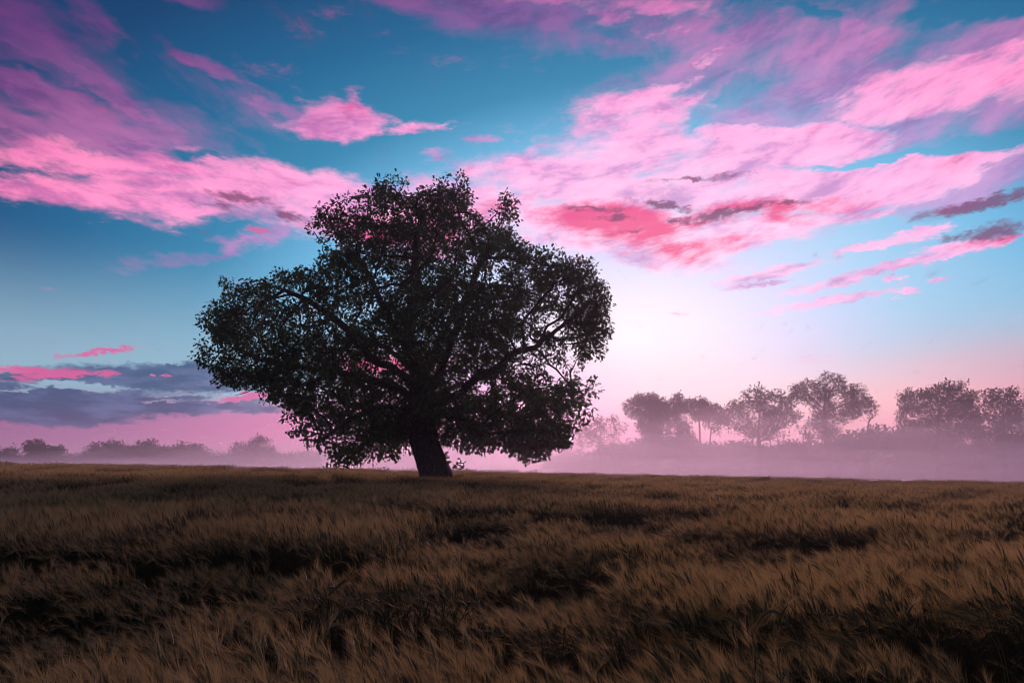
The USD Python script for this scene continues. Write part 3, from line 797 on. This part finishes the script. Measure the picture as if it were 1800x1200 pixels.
# pale elder blossom in the hedge
for k, (px, py, n, r, lab) in enumerate([(1722, 812, 70, 1.0, 'largest pale blossoming bush at the foot of the edge tree'), (1642, 796, 26, 0.55, 'small pale blossoming bush below the broad tree'),
                                         (1412, 790, 36, 0.8, 'pale blossoming bush between the fan-shaped and tallest trees'), (1560, 788, 22, 0.6, 'pale blossoming bush in the gap of the row')]):
    rng = np.random.default_rng(300 + k)
    D = 121.0
    r *= 1.5
    c = put_px(px, py, D)
    g0 = float(ground_z(c[0], D))
    t = thing('elder_bush', lab, 'bush', (c[0], D, g0), 'elder bushes in flower along the hedge')
    h = c[2] - g0
    stems = []
    for s in range(5):
        a = rng.uniform(0, 6.28)
        q = np.array([[0.1 * math.cos(a), 0.1 * math.sin(a), -0.1], [0.35 * r * math.cos(a), 0.35 * r * math.sin(a), 0.55 * h], [0.8 * r * math.cos(a), 0.8 * r * math.sin(a), h]])
        stems.append(tube_mesh(q, [0.05, 0.035, 0.015], 4))
    part(t, 'stem', join(stems), FAR_BARK)
    p = rng.normal(0, 1, (260, 3))
    p *= r * rng.random((260, 1)) ** 0.4 / np.linalg.norm(p, axis=1, keepdims=True) * np.array([1.3, 1.0, 1.0])
    v, f = leaf_batch(p + [0, 0.2, h], np.tile([[0, 0, 0.3]], (260, 1)), 0.36, rng, False, 3, 0.4, 0.1)
    part(t, 'foliage', (v, f), FAR_LEAF)
    b = rng.normal(0, 1, (n, 3))
    b *= r / np.linalg.norm(b, axis=1, keepdims=True) * np.array([1.35, 1.1, 0.9])
    b[:, 1] = -np.abs(b[:, 1]) * 1.05
    v, f = leaf_batch(b + [0, 0.1, h], np.tile([[0, -0.8, 0.6]], (n, 1)), 0.19, rng, False, 6, 0.18, -0.3)
    part(t, 'blossom', (v, f), BLOSSOM)


# ------------------------------------------------------------------ barley
def barley_plant(rng, detail, out, lean=0.0):
    """One barley plant at the origin: stem, blades, a nodding ear with long awns. out: lists of (v, f) for awn, ear and blade."""
    phi = math.pi + rng.normal(0, 0.75)                   # most nod to the left
    H = rng.normal(0.80, 0.045)
    nod = abs(rng.normal(0.55, 0.38)) + lean
    if rng.random() < 0.07:
        nod += 0.8
    h = np.array([math.cos(phi), math.sin(phi), 0])
    side = np.array([-h[1], h[0], 0])
    up = np.array([0, 0, 1.0])
    segs = {2: 5, 1: 3, 0: 2}[detail]
    ang, p, pts = 0.08, np.zeros(3), [np.zeros(3)]
    for k in range(segs):
        ang = 0.08 + (0.55 * nod) * ((k + 1) / segs) ** 3
        p = p + (H / segs) * (math.cos(ang) * up + math.sin(ang) * h)
        pts.append(p)
    pts = np.array(pts)
    w = {2: 0.0017, 1: 0.0028, 0: 0.004}[detail]
    a = rng.uniform(0, 3.14)
    flat = math.cos(a) * side + math.sin(a) * h
    v = np.stack([pts - w * flat, pts + w * flat], 1).reshape(-1, 3)
    f = [q for k in range(segs) for q in ((2 * k, 2 * k + 1, 2 * k + 3), (2 * k, 2 * k + 3, 2 * k + 2))]
    out['barley_blade'].append((v, f))
    # ear: a curved spindle of grains
    L = rng.uniform(0.075, 0.105)
    es = {2: 7, 1: 3, 0: 2}[detail]
    sides = {2: 4, 1: 3, 0: 3}[detail]
    ep, ea, dirs = [pts[-1]], ang, []
    for k in range(es):
        ea += 0.45 * nod / es + 0.02
        d = math.cos(ea) * up + math.sin(ea) * h
        dirs.append(d)
        ep.append(ep[-1] + d * L / es)
    ep = np.array(ep)
    prof = np.interp(np.linspace(0, 1, es + 1), [0, 0.15, 0.6, 1], [0.003, 0.0062, 0.0055, 0.0015])
    if detail == 2:
        prof = prof * (1 + 0.22 * (np.arange(es + 1) % 2))
    else:
        prof *= 1.25 if detail else 1.6
    out['barley_ear'].append(tube_mesh(ep, prof, sides))
    # awns
    n = {2: 24, 1: 10, 0: 6}[detail]
    aw = {2: 0.00058, 1: 0.0014, 0: 0.0032}[detail]
    vs, fs = [], []
    for k in range(n):
        t = (k + 0.5) / n
        b = np.array([np.interp(t * es, np.arange(es + 1), ep[:, c]) for c in range(3)])
        d0 = dirs[min(es - 1, int(t * es))]
        sp = rng.normal(0, 1, 3)
        sp -= d0 * (sp @ d0)
        sp /= np.linalg.norm(sp) + 1e-9
        d = d0 + rng.uniform(0.06, 0.30) * sp
        d /= np.linalg.norm(d)
        al = rng.uniform(0.105, 0.165) * (1.12 - 0.35 * t)
        s = np.cross(d, rng.normal(0, 1, 3))
        s /= np.linalg.norm(s) + 1e-9
        if detail == 2:
            mid, tip = b + 0.55 * al * d, b + al * (d + 0.06 * sp - np.array([0, 0, 0.02]))
            i = len(vs)
            vs += [b - aw * s, b + aw * s, mid + 0.75 * aw * s, mid - 0.75 * aw * s, tip]
            fs += [(i, i + 1, i + 2), (i, i + 2, i + 3), (i + 3, i + 2, i + 4)]
        else:
            i = len(vs)
            vs += [b - aw * s, b + aw * s, b + al * d]
            fs += [(i, i + 1, i + 2)]
    out['barley_awn'].append((np.array(vs), fs))
    # blades
    for k in range({2: 2, 1: 1, 0: 1}[detail]):
        t = rng.uniform(0.35, 0.75)
        b = np.array([np.interp(t * segs, np.arange(segs + 1), pts[:, c]) for c in range(3)])
        q = rng.uniform(0, 6.28)
        o = np.array([math.cos(q), math.sin(q), 0])
        s = np.array([-o[1], o[0], 0])
        bl, bw = rng.uniform(0.14, 0.24), rng.uniform(0.004, 0.007) * (1 if detail == 2 else 1.5)
        line = [b, b + bl * (0.28 * o + 0.38 * up), b + bl * (0.62 * o + 0.48 * up), b + bl * (0.95 * o + 0.25 * up)]
        ww = [0.7 * bw, bw, 0.8 * bw, 0]
        v = np.array([x for c, r_ in zip(line, ww) for x in (c - r_ * s, c + r_ * s)])
        out['barley_blade'].append((v, [x for k in range(3) for x in ((2 * k, 2 * k + 1, 2 * k + 3), (2 * k, 2 * k + 3, 2 * k + 2))]))


CROP_MATS = {'barley_awn': AWN, 'barley_ear': EAR, 'barley_blade': BLADE}


def build_barley():
    pi = UsdGeom.PointInstancer.Define(stage, '/World/barley')
    put(pi.GetPrim(), 'ripening bearded barley covering the whole field in brown waves', 'barley', None, 'stuff')
    protos, which = [], {}
    for detail, size, count, variants in ((2, 0.6, 120, 6), (1, 1.2, 400, 4), (0, 2.0, 760, 4)):
        for k in range(variants):
            rng = np.random.default_rng(1000 + 10 * detail + k)
            out = {'barley_awn': [], 'barley_ear': [], 'barley_blade': []}
            for _ in range(count):
                one = {'barley_awn': [], 'barley_ear': [], 'barley_blade': []}
                barley_plant(rng, detail, one)
                off = np.array([rng.uniform(-0.56, 0.56) * size, rng.uniform(-0.56, 0.56) * size, 0])
                for m, got in one.items():
                    out[m] += [(v + off, f) for v, f in got]
            path = f'/World/barley/barley_patch_{len(protos):03d}'
            UsdGeom.Xform.Define(stage, path)
            for m, got in out.items():
                usdkit.mesh(stage, f'{path}/{m}', join(got), CROP_MATS[m])
            which.setdefault(detail, []).append(len(protos))
            protos.append(path)
    pos, idx, quat, scale = [], [], [], []
    rng = np.random.default_rng(5)
    for detail, size, y0, y1 in ((2, 0.6, -0.6, 11.4), (1, 1.2, 11.4, 29.4), (0, 2.0, 29.4, 60.0)):
        for y in np.arange(y0, y1, size) + size / 2:
            half = 0.80 * abs(y) + 3.0
            for x in np.arange(-half, half, size):
                px, py = x + rng.uniform(-.2, .2) * size, y + rng.uniform(-.15, .15) * size
                if math.hypot(px, py) < 1.3:
                    continue
                big = float(fbm2(px, py * 1.5, 2.3, 40, 2))
                med = float(fbm2(px + 50, py * 1.4, 0.9, 44, 2))
                wave = smoothstep(0.34, 0.62, 0.65 * big + 0.35 * med)
                hgt = 0.50 + 0.60 * float(wave)
                if detail == 0:
                    hgt = 0.74 + 0.28 * float(wave) * rng.uniform(0.9, 1.1)
                hgt *= 0.72 + 0.28 * float(smoothstep(2.0, 4.4, math.hypot(px, py)))
                lx = 0.30 * (float(fbm2(px, py, 1.9, 50, 2)) - 0.55)
                ly = 0.36 * (float(fbm2(px, py, 1.9, 57, 2)) - 0.5)
                yaw = rng.normal(0, 0.22)
                q = Gf.Rotation(Gf.Vec3d(0, 0, 1), math.degrees(yaw)) * Gf.Rotation(Gf.Vec3d(0, 1, 0), math.degrees(lx)) * Gf.Rotation(Gf.Vec3d(1, 0, 0), math.degrees(ly))
                qq = q.GetQuat()
                pos.append((px, py, float(ground_z(px, py)) - 0.02))
                quat.append(Gf.Quath(float(qq.GetReal()), *map(float, qq.GetImaginary())))
                s = rng.uniform(0.96, 1.06)
                scale.append((s, s, hgt * rng.uniform(0.95, 1.05)))
                idx.append(int(rng.choice(which[detail])))
    rel = pi.CreatePrototypesRel()
    for p in protos:
        rel.AddTarget(p)
    pi.CreatePositionsAttr(Vt.Vec3fArray([Gf.Vec3f(*map(float, p)) for p in pos]))
    pi.CreateProtoIndicesAttr(Vt.IntArray(idx))
    pi.CreateOrientationsAttr(Vt.QuathArray(quat))
    pi.CreateScalesAttr(Vt.Vec3fArray([Gf.Vec3f(*map(float, s)) for s in scale]))
    print('barley patches', len(pos))


build_barley()


# ---- single ears that stand out in the foreground
def barley_stalk(label, tip, base, awn_tip, rise, seed, dist=None):
    """tip, base: the ends of the ear as the photograph shows them; awn_tip: where its awns end; rise: how far the ear arches above its chord."""
    rng = np.random.default_rng(seed)
    d = dist or 0.68 * FOCAL_PX / (base[1] - 813)
    T, B = put_px(*tip, d - 0.03), put_px(*base, d)
    A = put_px(*awn_tip, d - 0.06)
    root = np.array([B[0] + 0.10, B[1] + 0.05, 0.0])
    root[2] = float(ground_z(root[0], root[1]))
    t = thing('barley_stalk', label, 'barley', root)
    T, B, A = T - root, B - root, A - root
    u = np.linspace(0, 1, 9)[:, None]
    n = np.array([0, 0, 1.0])
    ear = B + (T - B) * u + n * (4 * rise * u * (1 - u))
    d0 = ear[1] - ear[0]
    d0 /= np.linalg.norm(d0)
    k1 = B - d0 * 0.16
    w = np.linspace(0, 1, 9)[:, None]
    stem = (1 - w) ** 3 * np.zeros(3) + 3 * (1 - w) ** 2 * w * np.array([0, 0, 0.75 * B[2]]) + 3 * (1 - w) * w ** 2 * k1 + w ** 3 * B
    part(t, 'stem', tube_mesh(stem, np.full(9, 0.0018), 5), EAR)
    grains = [tube_mesh(ear, np.interp(u[:, 0], [0, 0.2, 0.7, 1], [0.0022, 0.0042, 0.0040, 0.0014]), 5)]
    f = np.gradient(ear, axis=0)
    f /= np.linalg.norm(f, axis=1, keepdims=True)
    L = np.linalg.norm(np.diff(ear, axis=0), axis=1).sum()
    awns = []
    main = (A - ear[-1])
    reach = np.linalg.norm(main)
    main /= reach
    for k in range(30):
        a = 0.03 + 0.94 * k / 29
        c = np.array([np.interp(a, u[:, 0], ear[:, j]) for j in range(3)])
        g_ = np.array([np.interp(a, u[:, 0], f[:, j]) for j in range(3)])
        s = np.cross(g_, [0, -1.0, 0.3])
        s *= (1 if k % 2 else -1) / np.linalg.norm(s)
        dd = g_ + 0.55 * s
        dd /= np.linalg.norm(dd)
        grain = np.array([c + 0.002 * s, c + 0.0035 * s + 0.005 * g_, c + 0.0045 * s + 0.010 * g_, c + 0.005 * s + 0.014 * g_])
        grains.append(tube_mesh(grain, [0.0012, 0.0030, 0.0026, 0.0006], 5))
        o = grain[-1]
        dirn = 0.45 * g_ + 0.75 * main + 0.10 * s + rng.normal(0, 0.09, 3)
        dirn /= np.linalg.norm(dirn)
        al = min(0.17, max(0.10, reach)) * rng.uniform(0.85, 1.1) * (1.1 - 0.2 * a)
        pts = np.array([o, o + 0.5 * al * dirn, o + al * (dirn + 0.05 * s + np.array([0, 0, 0.03]))])
        awns.append(tube_mesh(pts, [0.0009, 0.00075, 0.0002], 3))
    part(t, 'ear', join(grains), EAR, smooth=40)
    part(t, 'awn', join(awns), AWN)
    m = stem[3]
    q = rng.uniform(2.4, 4.0)
    o, s = np.array([math.cos(q), math.sin(q), 0]), np.array([-math.sin(q), math.cos(q), 0])
    line = [m, m + 0.05 * o + [0, 0, 0.06], m + 0.12 * o + [0, 0, 0.085], m + 0.20 * o + [0, 0, 0.05]]
    v = np.array([x for c, r_ in zip(line, [0.004, 0.006, 0.005, 0.0003]) for x in (c - r_ * s, c + r_ * s)])
    part(t, 'leaf', (v, [x for k in range(3) for x in ((2 * k, 2 * k + 1, 2 * k + 3), (2 * k, 2 * k + 3, 2 * k + 2))]), BLADE)


for k, (label, tip, base, awn, rise) in enumerate([
        ('barley stalk bent over in a high arch, its ear hanging to the left, right foreground', (1334, 1092), (1374, 1082), (1322, 1126), 0.030),
        ('barley ear just left of the arched stalk, awns fanning up to the left', (1271, 1086), (1303, 1099), (1236, 1070), 0.006),
        ('long drooping barley ear, upper one of the pair at the far right foreground', (1678, 1067), (1730, 1091), (1622, 1062), 0.012),
        ('long drooping barley ear, lower one of the pair at the far right foreground', (1655, 1074), (1722, 1099), (1604, 1078), 0.008),
        ('barley ear sloping down to the right between the arch and the far right pair', (1461, 1119), (1510, 1142), (1424, 1098), 0.008),
        ('small barley ear lying nearly level just below the arched stalk', (1380, 1133), (1412, 1139), (1352, 1128), 0.012),
        ('bright barley ear leaning left near the bottom edge, with long awns', (1186, 1130), (1223, 1161), (1146, 1100), 0.006),
        ('steep barley ear at the bottom edge, lowest of the foreground ears', (1149, 1146), (1182, 1190), (1118, 1112), 0.005),
        ('barley ear pointing up to the right in the dark hollow left of the middle', (607, 1020), (577, 1046), (638, 996), 0.004),
        ('dark barley ear pointing up to the right in the left foreground', (369, 1022), (343, 1053), (392, 1000), 0.004),
        ('barley ear drooping to the left, leftmost of the foreground ears', (226, 1019), (258, 1034), (196, 1006), 0.008)]):
    barley_stalk(label, tip, base, awn, rise, 700 + k)


# ------------------------------------------------------------------ air
def volume(name, color, density, g_):
    g = Graph()
    v = g.add('principled_volume', 'volume', color=color, density=density, anisotropy=g_)
    return g.material(name, volume=v)


HAZE_DENSITY = 0.0006
air = usdkit.mesh(stage, '/World/haze', trimesh.creation.box(bounds=[[-950, -250, -12.0], [950, 1050, 24.0]]), volume('haze_air', (0.86, 0.84, 0.92), HAZE_DENSITY, 0.55))
put(air.GetPrim(), 'thin pinkish air over the whole field', 'haze', None, 'stuff')


def mist_bank():
    """Low mist lying in the hollow behind the crest: sheets of air, each thinner and higher than the one below, with softly rolling tops."""
    t = thing('mist', 'low bank of pale lavender mist lying behind the crest of the field', 'mist')
    put(t, kind='stuff')
    xs = np.concatenate([np.linspace(-800, -150, 28)[:-1], np.linspace(-150, 150, 91), np.linspace(150, 800, 28)[1:]])
    ys = np.concatenate([np.linspace(30, 150, 62)[:-1], np.linspace(150, 400, 30)])
    X, Y = np.meshgrid(xs, ys)
    ny, nx = X.shape
    G = ground_z(X, Y)
    for k, (top, dens) in enumerate([(0.4, 0.007), (1.5, 0.007), (2.6, 0.006), (3.7, 0.0055), (4.9, 0.0045), (6.5, 0.0036), (9.0, 0.0028), (12.5, 0.0022)]):
        roll = 1.6 * (fbm2(X, Y, 30.0, 70 + k) - 0.5) + 0.5 * (fbm2(X, Y, 9.0, 80 + k) - 0.5)
        far = smoothstep(125, 180, Y)
        T = top * (1 - 0.8 * far) * (1 - 0.7 * smoothstep(-8, -45, X)) + 0.60 * top * roll + 0.8 * roll - 0.004 * X.clip(-100, 100)
        T = np.maximum(T, G + 1.5 * (1 - 0.1 * k) * smoothstep(66, 52, Y) - 0.4)
        T = (G - 0.4) + np.maximum(T - (G - 0.4), 0) * smoothstep(30.5 + 1.5 * k, 54 + 3.5 * (k + 1), Y)
        rim = np.minimum(np.minimum(800 - np.abs(X), 400 - Y), 60) / 60
        T = -9.0 + (T + 9.0) * np.clip(rim, 0.02, 1)
        n = ny * nx
        v = np.concatenate([np.stack([X, Y, T], -1).reshape(-1, 3), np.stack([X, Y, np.full_like(X, -10.0 + 0.05 * k)], -1).reshape(-1, 3)])
        i, j = np.meshgrid(np.arange(ny - 1), np.arange(nx - 1), indexing='ij')
        a = i * nx + j
        q = np.stack([a, a + 1, a + nx + 1, a + nx], -1).reshape(-1, 4)
        loop = np.concatenate([np.arange(nx), np.arange(2, ny) * nx - 1, (ny - 1) * nx + np.arange(nx)[::-1], np.arange(1, ny - 1)[::-1] * nx])
        nxt = np.roll(loop, -1)
        w = np.stack([loop + n, nxt + n, nxt, loop], -1)
        part(t, 'mist_layer', (v, np.vstack([q, q[:, ::-1] + n, w])), volume(f'mist_air_{k}', (0.98, 0.83, 0.95), 0.9 * dens, 0.62), smooth=True)


mist_bank()
